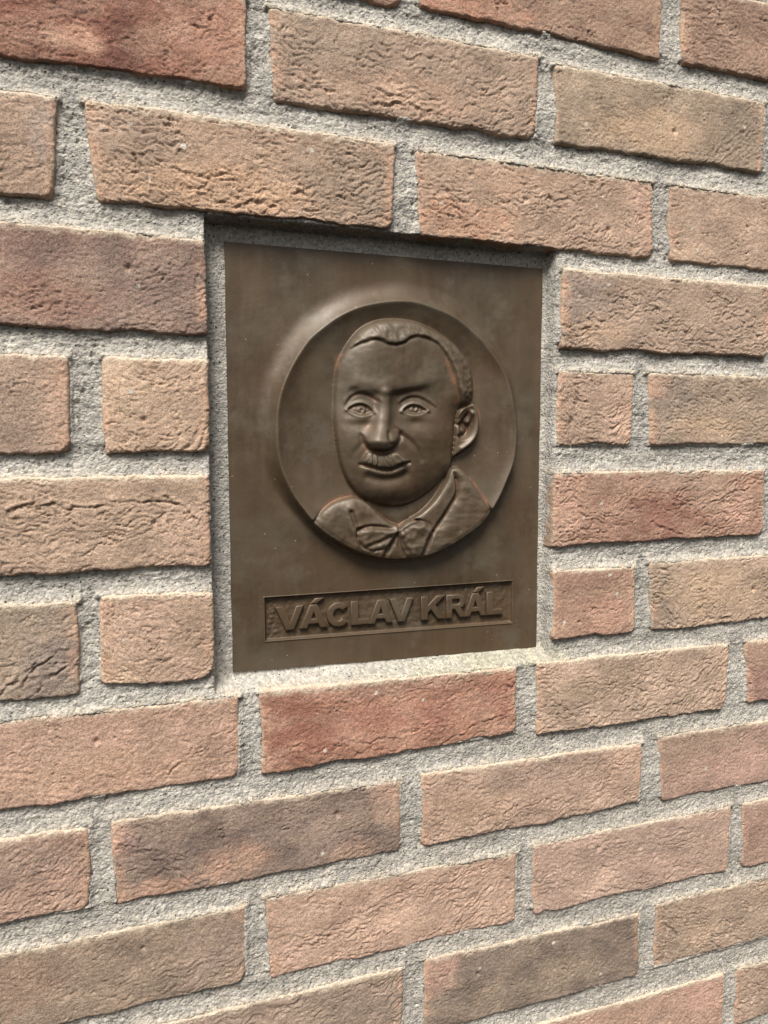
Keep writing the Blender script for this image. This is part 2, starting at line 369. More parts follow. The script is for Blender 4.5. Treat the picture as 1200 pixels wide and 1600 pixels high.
def make_brick(i, k, q, base, patches):
    """one hand-moulded brick: creased, sanded face, worn arrises, real depth"""
    r = random.Random(1000 + i)
    seed = 100 + i * 31
    mmq = [v * COURSE * 1000 for v in q]
    tl, tr, br, bl = (np.array(mmq[j:j + 2]) for j in (0, 2, 4, 6))
    w = (np.linalg.norm(tr - tl) + np.linalg.norm(br - bl)) / 2
    h = (np.linalg.norm(bl - tl) + np.linalg.norm(br - tr)) / 2
    fine = in_view(q)
    step = 0.8 if fine else 3.0
    def axis(L):
        e = [0, 0.5, 1.0, 1.6, 2.3, 3.1] if fine else [0, 1.0, 2.3]
        n = max(2, int(round((L - 2 * e[-1]) / step)))
        mid = np.linspace(e[-1], L - e[-1], n + 1)
        return np.r_[e[:-1], mid, [L - v for v in e[:-1]][::-1]]
    ax = axis(w); az = axis(h)                        # az measured from the bottom
    nx, nz = len(ax), len(az)
    A, Bz = np.meshgrid(ax, az)
    s = A / w; t = 1 - Bz / h
    P = ((1 - s) * (1 - t))[..., None] * tl + (s * (1 - t))[..., None] * tr + (s * t)[..., None] * br + ((1 - s) * t)[..., None] * bl
    X, Z = P[..., 0].copy(), P[..., 1].copy()
    # uneven arrises: the outline wanders and is chipped here and there
    dl, dr, db, dt = A, w - A, Bz, h - Bz
    def wob(c, sd, amp): return amp * (fbm(c / 38, 0 * c + 3.3, sd, 2) * 1.1 + 0.45 * fbm(c / 9, 0 * c + 7.7, sd + 5, 3))
    fade = lambda d, L: np.clip(1 - d / L, 0, 1) ** 2
    X += fade(dl, 14) * wob(Z, seed + 1, 0.9) + fade(dr, 14) * wob(Z, seed + 2, 0.9)
    Z += fade(db, 14) * wob(X, seed + 3, 1.7) + fade(dt, 14) * wob(X, seed + 4, 0.9)
    # rounded-corner edge distance
    rc = np.where(A < w / 2, np.where(t < .5, r.uniform(1, 4), r.uniform(1.5, 7)), np.where(t < .5, r.uniform(1, 4), r.uniform(2, 11)))
    ddx = np.minimum(dl, dr); ddz = np.minimum(db, dt)
    cx = np.maximum(rc - ddx, 0); cz = np.maximum(rc - ddz, 0)
    d = np.where((cx > 0) & (cz > 0), rc - np.hypot(cx, cz), np.minimum(ddx, ddz))
    er = r.uniform(2.0, 3.6) + 0.8 * noise(X / 14, Z / 14, seed + 6)
    er = np.where(db < ddx, er * 0.75, er)
    dc = np.clip(d, 0, er)
    y = er - np.sqrt(np.maximum(er * er - (er - dc) ** 2, 0))
    y += np.where(d < 0, -d * 1.6, 0)
    # broad unevenness
    y += 0.9 * fbm(X / 60, Z / 40, seed + 7, 2)
    # pressed clay folds: shingle-like lips, curling up towards the ends
    xc = w * r.uniform(0.3, 0.7)
    lam = r.uniform(3.0, 4.6)
    smile = r.uniform(6, 22)
    wx = X + 5 * fbm(X / 17, Z / 17, seed + 8, 2); wz = Z + 4 * fbm(X / 17, Z / 17, seed + 9, 2)
    ph = (Bz + (wz - Z) - smile * ((A - xc) / (w * 0.5)) ** 2) / lam + 0.9 * fbm(wx / 9, wz / 5, seed + 10, 3)
    f = np.mod(-ph, 1.0)
    lip = np.where(f < 0.86, (f / 0.86) ** 1.3, (1 - f) / 0.14)
    strength = 0.34 + 0.8 * r.random() ** 1.2
    mask = sstep(-0.5, 0.6, 0.8 * fbm(X / 45, Z / 24, seed + 11, 2) + 0.35 * (t - 0.45) + 0.35 * np.abs(s - xc / w) + r.uniform(-0.1, 0.15))
    frag = 0.15 + 0.85 * sstep(-0.15, 0.35, noise(wx / 8, wz / 3.2, seed + 12))
    y -= 0.55 * strength * mask * frag * lip
    # dried-skin cracks: long thin cells that follow the folds, each lapping over the next below
    u = (A + 3 * (wx - X) / 5) / r.uniform(11, 18)
    v = (Bz + 1.2 * (wz - Z) - smile * ((A - xc) / (w * 0.5)) ** 2 + 1.3 * fbm(X / 12, Z / 6, seed + 43, 2)) / r.uniform(2.8, 3.8)
    F1 = np.full(u.shape, 9.0); F2 = F1.copy(); tilt = np.zeros(u.shape)
    iu, iv = np.floor(u), np.floor(v)
    for a_ in (-1, 0, 1):
        for b_ in (-1, 0, 1):
            px_ = iu + a_ + _hash(iu + a_, iv + b_, seed + 40); pv_ = iv + b_ + _hash(iu + a_, iv + b_, seed + 41)
            dd = np.hypot(u - px_, v - pv_)
            nearer = dd < F1
            F2 = np.where(nearer, F1, np.minimum(F2, dd)); tilt = np.where(nearer, pv_ - v, tilt); F1 = np.where(nearer, dd, F1)
    gap = (1 - sstep(0.03, 0.17, F2 - F1)) * sstep(-0.25, 0.2, noise(wx / 11, wz / 5, seed + 42) + 0.1)
    cm = np.clip(mask * 1.15, 0, 1)
    y += cm * strength * (1.05 * gap - 0.45 * np.clip(tilt, -0.7, 0.7))
    # a few deeper cracks
    ck = np.abs(fbm(wx / 30, wz / 9, seed + 13, 3))
    y += 1.3 * (1 - sstep(0.0, 0.035, ck)) * sstep(0.15, 0.45, noise(X / 22, Z / 15, seed + 14)) 
    for pts, dep in FOLDS.get((k, q[0]), []):
        pm = np.array([(a_ * w, (1 - b_) * h) for a_, b_ in pts])
        best = np.full(A.shape, 1e9); sgn = np.zeros(A.shape)
        Aw, Bw = A + 2.8 * fbm(X / 11, Z / 11, seed + 50, 3), Bz + 2.8 * fbm(X / 9, Z / 9, seed + 51, 3)
        dep = dep * (0.15 + 0.85 * sstep(-0.25, 0.3, noise(X / 7 + 3.1 * pm[0, 0], Z / 7, seed + 52)))
        for p0, p1 in zip(pm[:-1], pm[1:]):
            e_ = p1 - p0; tt_ = np.clip(((Aw - p0[0]) * e_[0] + (Bw - p0[1]) * e_[1]) / (e_ @ e_), 0, 1)
            dx_, dz_ = Aw - p0[0] - tt_ * e_[0], Bw - p0[1] - tt_ * e_[1]
            d2 = np.hypot(dx_, dz_); nr_ = d2 < best
            best = np.where(nr_, d2, best); sgn = np.where(nr_, np.sign(dz_), sgn)
        y += dep * (np.exp(-(best / 0.75) ** 2) - 0.5 * np.exp(-((best - 2.0) / 1.8) ** 2) * (sgn > 0))
    # sand grain
    y += 0.25 * fbm(X / 3.2, Z / 2.6, seed + 15, 2, 0.7)
    y += r.uniform(-0.9, 0.9)                         # bricks are not laid dead flush
    if r.random() < 0.6:                              # stone hole
        hx, hz = r.uniform(.15, .85) * w, r.uniform(.2, .8) * h
        y += 2.2 * np.exp(-((A - hx) ** 2 + (Bz - hz) ** 2) / (2 * r.uniform(0.8, 1.7) ** 2))
    # colour
    c = np.empty(X.shape + (3,)); c[:] = clay(base)
    n1 = fbm(X / 30, Z / 24, seed + 20, 3)[..., None]
    n2 = fbm(X / 18, Z / 12, seed + 21, 3) + 0.45 * fbm(X / 4.5, Z / 2.5, seed + 26, 2)
    c = c * (1 + 0.22 * n1)
    if not patches:
        patches = [(r.random(), r.random(), .3, .4, tuple(int(v * r.uniform(.84, .92)) for v in base), .7), (r.random(), r.random(), .25, .3, tuple(min(215, int(v * r.uniform(1.06, 1.14))) for v in base), .7)]
    for ps, pt, rs, rt_, pc, st in patches:
        e = ((s - ps) / rs) ** 2 + ((t - pt) / rt_) ** 2
        a = np.clip(0.9 * st * (1 - sstep(0.0, 1.7, e + 0.9 * n2)), 0, 1)[..., None]
        c = c * (1 - a) + clay(pc) * (1 + 0.15 * n1) * a
    # unsanded paler clay along the ends and arrises, mortar smear and a painted-in lit edge along the top arris
    pale = np.array(lin((205, 164, 138)))
    a = (np.clip(1 - ddx / 10.0, 0, 1) * sstep(-0.35, 0.45, noise(X / 20, Z / 13, seed + 22) + 0.12) * 0.8)[..., None]
    c = c * (1 - a) + pale * a
    dust = np.array(lin((198, 172, 150)))          # dusty bloom over the sanded face
    a = (0.22 * sstep(-0.3, 0.5, fbm(X / 35, Z / 20, seed + 28, 3)))[..., None]
    c = c * (1 - a) + dust * a
    lime_lit = np.array(lin((212, 196, 174)))
    a = (np.clip(1.25 - (dt + 2.4 * fbm(X / 8, Z / 8, seed + 23, 3)) / 4.2, 0, 1) * 0.9)[..., None]
    c = c * (1 - a) + lime_lit * a
    a = (np.clip(1 - (ddx + 1.6 * fbm(X / 6, Z / 6, seed + 24, 3)) / 2.2, 0, 1) * 0.5)[..., None]
    c = c * (1 - a) + lime_lit * 0.8 * a
    for fs, ft, fr in FLECKS.get((k, q[0]), []):
        a = (0.9 * (np.hypot(A - fs * w, Bz - (1 - ft) * h) + 0.6 * noise(X / 1.5, Z / 1.5, seed + 27) < fr))[..., None]
        c = c * (1 - a) + np.array((0.66, 0.62, 0.55)) * a
    if (k, q[0]) == (4, 4.11):                        # pale scratch across the red brick
        a = (0.75 * np.exp(-((A - 0.098 * w + 0.8 * noise(Z / 20, 0 * Z, 77)) / 0.9) ** 2) * (t < 0.92))[..., None]
        c = c * (1 - a) + pale * a
    if r.random() < 0.5:                              # a stray lime fleck or two
        for _ in range(r.randint(1, 3)):
            hx, hz = r.uniform(.08, .9) * w, r.uniform(.15, .9) * h
            a = (0.9 * (np.hypot(A - hx, Bz - hz) + 0.5 * noise(X / 1.5, Z / 1.5, seed + 25) < r.uniform(0.8, 1.7)))[..., None]
            c = c * (1 - a) + np.array((0.62, 0.58, 0.5)) * a
    V = np.stack([X, y, Z], -1).reshape(-1, 3)
    C = c.reshape(-1, 3)
    F = [grid_faces(nx, nz)]
    # sides: the edge loop carried back into the wall
    idx = np.arange(nx * nz).reshape(nz, nx)
    loop = np.r_[idx[0, :-1], idx[:-1, -1], idx[-1, :0:-1], idx[:0:-1, 0]]     # bottom, right, top, left
    prev = loop; n = len(V)
    Vs = [V]; Cs = [C]
    Lp = V[loop]
    for dep in ((3, 6, 9, 12, 15, 18, 22, 55) if fine else (8, 20, 55)):
        R_ = Lp.copy(); R_[:, 1] = np.maximum(Lp[:, 1] + 0.3, 0) + dep
        R_[:, 0] += 0.35 * noise(R_[:, 2] / 3.1, R_[:, 1] / 3.1 + 9, seed + 30)
        R_[:, 2] += 0.35 * noise(R_[:, 0] / 3.1, R_[:, 1] / 3.1 + 4, seed + 31)
        cur = n + np.arange(len(loop)); n += len(loop)
        Vs.append(R_); Cs.append(C[loop] * 0.95)
        F.append(np.stack([prev, cur, np.roll(cur, -1), np.roll(prev, -1)], -1))
        prev = cur
    V = np.concatenate(Vs); C = np.concatenate(Cs)
    V = V / 1000.0; V[:, 2] += BASE
    return mesh_from('brick', V, np.concatenate(F), M_BRICK, wall, C)

for i, (k, q, c_, pt_) in enumerate(ALL):
    make_brick(i, k, q, c_, pt_)

# ---------------------------------------------------------------- mortar: one bed, recessed, with the plaque niche let into it
def mortar():
    def ax(lo, a, b, hi, fine, coarse):
        return np.r_[np.arange(lo, a, coarse), np.arange(a, b, fine), np.arange(b, hi + coarse * 0.5, coarse)]
    S = COURSE * 1000
    xs = ax(x_lo * S, -1.7 * S, 7.7 * S, x_hi * S, 1.0, 4.0)
    zs = ax(-12.95 * S, -10.8 * S, 0.7 * S, 3.05 * S, 1.0, 4.0)
    X, Z = np.meshgrid(xs, zs)
    sd = np.full(X.shape, 60.0)          # distance outside the nearest brick
    dtop = np.full(X.shape, 60.0)        # distance above the nearest brick's top arris
    for k, q, c_, p_ in ALL:
        mq = [v * S for v in q]
        x0, x1 = min(mq[0], mq[6]) - 20, max(mq[2], mq[4]) + 20
        z0, z1 = min(mq[5], mq[7]) - 20, max(mq[1], mq[3]) + 20
        a, b = np.searchsorted(xs, (x0, x1)); c, d = np.searchsorted(zs, (z0, z1))
        if a >= b or c >= d: continue
        x = X[c:d, a:b]; z = Z[c:d, a:b]
        fx = np.clip((x - mq[0]) / (mq[2] - mq[0]), 0, 1)
        zt = mq[1] + (mq[3] - mq[1]) * fx; zb = mq[7] + (mq[5] - mq[7]) * fx
        fz = np.clip((z - mq[7]) / (mq[1] - mq[7]), 0, 1)
        xl = mq[6] + (mq[0] - mq[6]) * fz; xr = mq[4] + (mq[2] - mq[4]) * fz
        e = np.maximum(np.maximum(xl - x, x - xr), np.maximum(zb - z, z - zt))
        sd[c:d, a:b] = np.minimum(sd[c:d, a:b], e)
        inx = (x > xl - 2) & (x < xr + 2)
        dtop[c:d, a:b] = np.where(inx & (z > zt - 3), np.minimum(dtop[c:d, a:b], z - zt), dtop[c:d, a:b])
    rec = 4.0 - 1.2 * (1 - sstep(-7.5 * S, -5.0 * S, Z)) + 1.6 * fbm(X / 45, Z / 30, 5, 2)
    y = rec + (0.7 + 0.5 * fbm(X / 20, Z / 20, 21, 2) - rec) * np.exp(-np.maximum(dtop, 0) / 4.5) - (1.9 + 1.2 * fbm(X / 25, Z / 25, 7, 2)) * np.exp(-np.maximum(sd, 0) / 3.0) * (dtop > 50)
    rough = 0.7 * fbm(X / 10, Z / 7, 6, 3, 0.6) + 0.4 * fbm(X / 24, Z / 2.6, 20, 2) + 0.6 * fbm(X / 2.4, Z / 2.2, 8, 2, 0.7)
    pits = 1.3 * sstep(0.5, 0.66, noise(X / 4.2, Z / 3.8, 9))
    # niche for the plaque
    wn_ = 1.0 * fbm(Z / 22, 0 * Z, 12, 2); wm_ = 1.0 * fbm(X / 22, 0 * X, 13, 2)
    nl, nr, nt_, nb = 0.655 * S + wn_, 4.10 * S + wn_, -1.785 * S, -5.985 * S + wm_
    inside = np.minimum(np.minimum(X - nl, nr - X), np.minimum(nt_ - Z, Z - nb))
    kk = sstep(-0.6, 1.2, inside)
    niche = 17.6 + 0.25 * rough + 0.35 * noise(X / 14, Z / 14, 14)
    # sloped bedding under the plaque, thin fillet at its sides
    slope = np.clip(1 - (Z - nb) / 8.6, 0, 1)
    niche = niche - 13.0 * slope ** 1.15 + 0.4 * rough * slope
    niche -= 1.4 * np.exp(-np.maximum(np.minimum(X - nl, nr - X), 0) / 3.0)
    y = y + np.maximum(-sd - np.where(dtop < 50, 2.5, 1.4) - 1.2 * fbm(X / 8, Z / 8, 18, 3), 0) * 4.0
    # behind the plaque the mortar is set back to take the casting
    pl = np.minimum(np.minimum(X - 2.44 * S + 127, 2.44 * S + 127 - X), np.minimum(Z + 5.87 * S - 3.5, -5.87 * S + 312.5 - Z))
    niche = niche + 6.0 * sstep(0, 1.5, pl)
    y = (y + rough * (0.8 - 0.25 * (1 - sstep(-8 * S, -4 * S, Z))) + pits) * (1 - kk) + niche * kk
    # colour
    base = np.array(lin((184, 179, 169)))
    c = np.empty(X.shape + (3,)); c[:] = base
    c *= (1 + 0.16 * fbm(X / 50, Z / 40, 15, 3))[..., None]
    warm = np.array(lin((182, 174, 162)))
    a = np.clip(0.5 * (1 - sstep(-9 * S, -5.5 * S, Z)) + 0.3 * fbm(X / 70, Z / 70, 16, 2), 0, 1)
    c = c * (1 - a[..., None]) + warm * a[..., None]
    cream_lit = np.exp(-np.maximum(dtop, 0) / 2.5) * np.clip(0.6 + 0.8 * fbm(X / 15, Z / 10, 19, 2), 0, 1)  # cream smear, plus the brightness of the upward-facing joint painted into the colour
    c = c * (1 - 0.7 * cream_lit[..., None]) + np.array(lin((212, 197, 174))) * 0.7 * cream_lit[..., None]
    # green-cream run-off stain under the lower right corner of the plaque
    st = np.exp(-((Z + 5.95 * S) / 10.0) ** 2) * sstep(1.2 * S, 3.4 * S, X) * (1 - sstep(4.15 * S, 4.4 * S, X)) * np.clip(0.75 + 0.7 * fbm(X / 16, Z / 10, 17, 3), 0, 1)
    c = c * (1 - 0.7 * st[..., None]) + np.array(lin((182, 178, 152))) * 0.7 * st[..., None]
    V = np.stack([X, y, Z], -1).reshape(-1, 3) / 1000.0
    V[:, 2] += BASE
    sq = np.maximum(np.maximum(sd[:-1, :-1], sd[1:, 1:]), np.maximum(sd[1:, :-1], sd[:-1, 1:]))
    F = grid_faces(len(xs), len(zs), sq > -5.0)
    V, F, C = compact(V, F, c.reshape(-1, 3))
    return mesh_from('mortar', V, F, M_MORTAR, wall, C)
mortar()

# the body of the wall behind the bed
def backing():
    bm = bmesh.new()
    bmesh.ops.create_cube(bm, size=1.0)
    S = COURSE
    for v in bm.verts:
        v.co.x = (x_lo if v.co.x < 0 else x_hi) * S
        v.co.y = 0.030 if v.co.y < 0 else 0.22
        v.co.z = BASE + (-13.0 if v.co.z < 0 else 3.05) * S
    bmesh.ops.bevel(bm, geom=bm.edges[:], offset=0.004, segments=2, affect='EDGES')
    me = bpy.data.meshes.new('wall_core'); bm.to_mesh(me); bm.free()
    n = len(me.vertices)
    a = me.color_attributes.new('col', 'FLOAT_COLOR', 'POINT')
    a.data.foreach_set('color', np.tile(np.r_[lin((186, 179, 166)), 1.0], n).astype(np.float32))
    me.materials.append(M_MORTAR)
    o = bpy.data.objects.new('wall_core', me); col.objects.link(o); o.parent = wall
backing()
# ---------------------------------------------------------------- bronze plaque
plaque = bpy.data.objects.new('portrait_plaque', None)
plaque.location = (2.44 * COURSE, PLATE_Y, BASE - 5.87 * COURSE)
col.objects.link(plaque)
plaque['label'] = 'dark bronze plaque with a round relief portrait of a man, set into the brickwork'
plaque['category'] = 'plaque'

# relief drawing in millimetres: x from the plaque's middle, z from its lower edge
REL = {
    'head': [(-47.6,230.1),(-44.0,238.5),(-37.9,248.6),(-29.1,258.0),(-16.7,264.1),(-2.4,266.0),(12.2,265.1),(25.1,261.5),(36.4,256.1),(47.9,248.9),(56.6,239.7),(61.9,230.3),(64.0,219.8),(63.7,209.2),(59.8,202.1),(51.1,198.5),(48.3,189.7),(47.6,177.3),(46.1,163.2),(44.6,152.6),(37.9,143.8),(29.3,136.0),(18.0,128.3),(4.9,123.4),(-8.1,122.9),(-20.8,126.7),(-31.5,133.0),(-40.3,143.4),(-46.4,158.7),(-49.2,175.4),(-50.5,192.1),(-50.0,208.6),(-48.8,221.9)],
    'face': [(-48.1,229.9),(-43.7,236.6),(-36.8,242.1),(-28.9,245.9),(-21.0,248.2),(-16.0,247.6),(-11.2,245.3),(-4.6,244.8),(2.3,246.7),(8.1,250.3),(14.2,251.9),(21.5,250.9),(29.9,247.0),(36.6,239.6),(41.0,231.1),(44.5,222.6),(47.2,214.0),(48.8,207.1),(49.2,200.1),(47.4,189.6),(46.7,177.3),(45.2,163.2),(43.7,152.6),(37.1,143.9),(28.5,136.1),(17.2,128.5),(4.1,123.6),(-8.8,123.1),(-21.5,126.9),(-32.2,133.1),(-40.9,143.5),(-46.9,158.7),(-49.7,175.4),(-51.0,192.0),(-50.5,208.5),(-49.4,221.7)],
    'hairline': [(-47.2,230.7),(-44.0,236.5),(-37.1,242.0),(-29.2,245.8),(-21.3,248.1),(-16.4,247.5),(-11.6,245.2),(-4.9,244.6),(1.9,246.6),(7.7,250.2),(13.8,251.8),(21.1,250.8),(29.5,246.9),(36.1,239.5),(40.5,231.0),(44.0,222.5),(46.7,213.9),(48.3,207.0),(48.8,200.9)],
    'brow': [(-41.0,213.6),(-34.1,212.1),(-26.3,210.8),(-18.3,209.3),(-10.3,209.7),(-1.4,210.9),(9.5,212.8),(22.4,216.1),(32.6,218.8)],
    'eyeL': [(-41.4,196.9),(-37.1,199.8),(-31.8,201.1),(-26.6,199.8),(-23.6,197.5),(-21.8,195.5),(-25.7,193.7),(-31.0,192.9),(-36.2,194.0)],
    'eyeR': [(0.8,196.2),(4.8,199.3),(9.9,200.9),(14.9,200.1),(18.6,198.1),(20.9,197.0),(16.8,194.9),(11.2,194.1),(5.7,194.5)],
    'lidL': [(-42.4,196.5),(-38.2,200.4),(-32.6,202.2),(-27.0,200.9),(-23.4,198.0),(-21.6,195.0)],
    'lidR': [(-0.1,195.8),(3.9,199.9),(9.6,201.9),(15.1,200.9),(19.2,198.4),(22.5,196.1)],
    'lowL': [(-41.1,196.0),(-36.2,192.5),(-31.0,191.4),(-25.2,192.5),(-21.6,194.5)],
    'lowR': [(1.2,195.5),(5.7,193.4),(11.2,192.7),(17.3,194.0),(21.8,196.5)],
    'foldL': [(-40.8,203.5),(-36.4,207.7),(-30.3,209.1),(-24.2,207.1),(-18.9,203.9)],
    'foldR': [(0.8,203.4),(6.3,206.4),(12.7,207.0),(19.1,204.9),(25.7,200.9)],
    'irisL': [(-30.6,196.6)],
    'irisR': [(10.9,198.2)],
    'nose_ridge': [(-13.5,207.8),(-14.2,198.6),(-16.0,188.7),(-18.0,178.7),(-18.4,173.3)],
    'nose_under': [(-31.5,177.3),(-29.6,172.7),(-25.1,168.3),(-17.1,166.8),(-8.6,168.1),(-4.3,172.0),(-1.9,177.1)],
    'alacut': [(-12.5,179.3),(-13.2,175.3),(-12.5,171.7)],
    'alaL': [(-26.2,174.5)],
    'alaR': [(-7.2,175.7)],
    'tip': [(-19.4,174.5)],
    'nasoL': [(-30.0,173.4),(-32.8,169.5),(-36.7,164.5)],
    'nasoR': [(-1.0,178.8),(6.3,173.4),(12.2,166.9),(16.5,159.1)],
    'moustache': [(-31.0,157.3),(-29.9,162.3),(-27.1,165.7),(-21.8,164.6),(-16.5,164.0),(-10.2,164.6),(-4.8,165.9),(-1.0,163.2),(3.7,157.7),(-3.0,155.1),(-9.3,152.7),(-17.4,152.8),(-25.0,154.6)],
    'mouth': [(-34.2,156.7),(-30.3,155.3),(-24.2,153.9),(-17.1,152.1),(-9.0,152.2),(-2.7,154.7),(2.8,156.3),(8.3,157.3)],
    'lowlip': [(-26.8,152.2),(-21.5,150.3),(-14.4,149.0),(-7.2,149.6),(0.1,152.3)],
    'underlip': [(-26.2,146.4),(-15.5,144.2),(-4.7,144.7),(2.6,148.1)],
    'chin': [(-11.7,135.6)],
    'cheekL': [(-41.0,177.0)],
    'cheekR': [(20.7,178.9)],
    'foreh': [(-8.9,228.1)],
    'templeR': [(38.2,215.3)],
    'templeL': [(-45.3,213.4)],
    'ear': [(48.0,194.8),(53.1,200.4),(59.9,204.0),(64.8,202.0),(67.8,195.0),(68.8,187.1),(67.5,179.1),(63.1,171.7),(56.3,166.4),(49.5,162.3),(44.0,160.1),(43.1,167.6),(45.6,177.3),(46.5,187.8)],
    'helix': [(48.8,193.9),(54.6,200.0),(59.8,202.4),(64.3,198.4),(66.1,189.7),(65.1,180.0),(60.6,172.9),(52.9,167.6)],
    'concha': [(51.2,188.7),(55.6,194.9),(59.4,197.6),(62.8,193.2),(63.4,184.4),(59.6,176.4),(51.8,173.8),(49.9,180.8)],
    'antihelix': [(60.9,194.9),(60.0,191.4),(59.0,188.7)],
    'tragus': [(53.3,181.7)],
    'earcut': [(48.9,186.1),(55.1,187.5),(58.6,184.4),(58.1,180.0),(50.3,177.3)],
    'neck': [(46.5,165.0),(44.6,152.6),(40.8,142.0),(31.3,128.0),(19.9,117.7),(10.5,112.7),(0.2,108.7),(-8.1,112.4),(-15.4,117.9),(-24.4,126.8),(-13.5,130.8),(23.6,144.0)],
    'collar': [(42.9,151.3),(46.4,145.9),(48.6,140.2),(47.9,132.2),(43.1,124.3),(35.8,113.9),(28.2,103.9),(23.4,108.1),(14.9,112.5),(9.3,112.7),(18.7,118.0),(30.0,128.2),(39.1,141.3)],
    'jacketR': [(42.9,151.3),(50.1,152.3),(57.9,145.8),(66.9,134.5),(74.0,124.4),(78.0,118.9),(81.1,110.6),(49.6,75.6),(11.3,72.3),(19.7,87.9),(25.4,100.1),(35.8,113.9),(43.1,124.3),(47.9,132.2),(48.6,140.2),(46.4,145.9)],
    'jacketL': [(-71.7,110.7),(-65.7,116.4),(-58.8,123.4),(-48.3,128.8),(-36.0,130.9),(-27.1,127.6),(-17.3,119.1),(-7.3,111.0),(-1.4,108.5),(-2.2,99.4),(-9.2,89.3),(-14.7,73.8),(-52.2,75.9),(-74.4,104.1)],
    'bowL': [(-34.6,107.0),(-27.9,109.3),(-18.9,109.3),(-8.0,107.2),(-1.8,104.5),(-6.2,97.2),(-13.5,90.6),(-22.6,89.3),(-30.6,92.3),(-35.0,99.3)],
    'bowR': [(-1.8,104.5),(3.9,109.5),(10.4,112.1),(18.9,110.8),(25.5,107.0),(27.0,102.9),(23.6,96.8),(20.8,89.9),(17.6,83.8),(8.6,82.5),(2.1,89.9),(-0.7,97.9)],
    'knot': [(-2.1,105.9)],
    'shirt': [(-0.7,102.8),(3.2,89.4),(9.7,82.0),(15.4,72.0),(-14.4,73.6),(-11.6,86.6),(-5.1,95.9)],
    'crease1': [(-34.1,106.1),(-22.5,108.3),(-8.0,106.0),(-1.8,104.5)],
    'crease2': [(-26.1,93.8),(-15.3,96.8),(-4.4,102.4)],
    'crease3': [(-12.6,84.5),(-8.0,93.0),(-1.8,102.3)],
    'crease4': [(-1.8,102.3),(3.0,92.5),(8.6,84.3)],
    'crease5': [(0.2,103.9),(8.6,108.3),(17.9,109.7)],
    'crease6': [(18.9,83.8),(22.7,94.2),(26.4,102.9)],
    'crease7': [(47.2,143.8),(48.1,133.1),(43.1,124.0),(35.8,113.5),(27.8,103.5)],
    'crease8': [(-39.6,119.8),(-36.1,109.4),(-33.5,99.0),(-30.9,87.7)],
    'crease9': [(3.0,84.6),(-0.7,92.6),(-1.8,101.4)],
    'crease10': [(-18.0,118.4),(-8.0,110.3),(-1.8,106.6)],
    'hairside': [(37.8,234.3),(42.8,222.4),(45.5,213.8),(47.3,203.5)],
    'temple': [(-45.7,227.7),(-47.4,233.4),(-45.3,236.8)],
    'shoulder': [(59.4,143.6),(69.4,132.2),(77.5,120.6)],
    'jawneck': [(-31.5,133.0),(-20.8,125.8),(-8.1,122.0),(4.9,122.5),(18.0,127.4),(29.3,135.1),(38.9,143.8)],
}

def smooth(pts, closed=False, n=6):
    p = np.array(pts, float); k = len(p)
    if k < 3: return p
    out = []
    for i in range(k if closed else k - 1):
        if closed: a, b, c, d = p[(i - 1) % k], p[i], p[(i + 1) % k], p[(i + 2) % k]
        else: a, b, c, d = p[max(i - 1, 0)], p[i], p[i + 1], p[min(i + 2, k - 1)]
        for j in range(n):
            t = j / n
            out.append(0.5 * (2 * b + (c - a) * t + (2 * a - 5 * b + 4 * c - d) * t * t + (3 * b - a - 3 * c + d) * t ** 3))
    if not closed: out.append(p[-1])
    return np.array(out)

class Sheet:
    """a fine height sheet; all distances in millimetres"""
    def __init__(s, x0, x1, z0, z1, step):
        s.x = np.linspace(x0, x1, int(round((x1 - x0) / step)) + 1); s.z = np.linspace(z0, z1, int(round((z1 - z0) / step)) + 1)
        s.X, s.Z = np.meshgrid(s.x, s.z)
        s.step = s.x[1] - s.x[0]
    def window(s, p, pad):
        a, b = np.searchsorted(s.x, (p[:, 0].min() - pad, p[:, 0].max() + pad)); c, d = np.searchsorted(s.z, (p[:, 1].min() - pad, p[:, 1].max() + pad))
        return slice(c, d), slice(a, b)
    def dist(s, p, closed=False, pad=20.0, signed_line=False):
        """distance field to a line; with signed_line the sign says which side (left of travel is +)"""
        D = np.full(s.X.shape, 1e3); SG = np.ones(s.X.shape)
        w = s.window(p, pad); X, Z = s.X[w], s.Z[w]
        best = np.full(X.shape, 1e9); sg = np.ones(X.shape); T = np.zeros(X.shape)
        ins = np.zeros(X.shape, bool)
        q = np.vstack([p, p[:1]]) if closed else p
        for i in range(len(q) - 1):
            a, b = q[i], q[i + 1]; e = b - a; L2 = e @ e + 1e-12
            t = np.clip(((X - a[0]) * e[0] + (Z - a[1]) * e[1]) / L2, 0, 1)
            dx, dz = X - a[0] - t * e[0], Z - a[1] - t * e[1]
            d2 = dx * dx + dz * dz
            u = d2 < best
            best = np.where(u, d2, best)
            if signed_line: sg = np.where(u, np.sign(e[0] * dz - e[1] * dx + 1e-12), sg)
            T = np.where(u, (i + t) / (len(q) - 1), T)
            if closed:
                cnd = (a[1] > Z) != (b[1] > Z)
                xi = a[0] + (Z - a[1]) * e[0] / (e[1] if abs(e[1]) > 1e-9 else 1e-9)
                ins ^= cnd & (X < xi)
        r = np.sqrt(best)
        if closed:
            D[:] = -1e3; D[w] = np.where(ins, r, -r); return D
        D[w] = r * (sg if signed_line else 1)
        s.T = np.zeros(s.X.shape); s.T[w] = T
        return D
    def area(s, name, pad=20.0): return s.dist(smooth(REL[name], True, 5), True, pad)
    def line(s, name, pad=14.0): return s.dist(smooth(REL[name], False, 5), False, pad)
    def side(s, name, pad=40.0): return s.dist(smooth(REL[name], False, 5), False, pad, True)
    def blob(s, name, sx, sz=None):
        x, z = REL[name][0] if isinstance(name, str) else name
        return np.exp(-((s.X - x) / sx) ** 2 - ((s.Z - z) / (sz or sx)) ** 2)

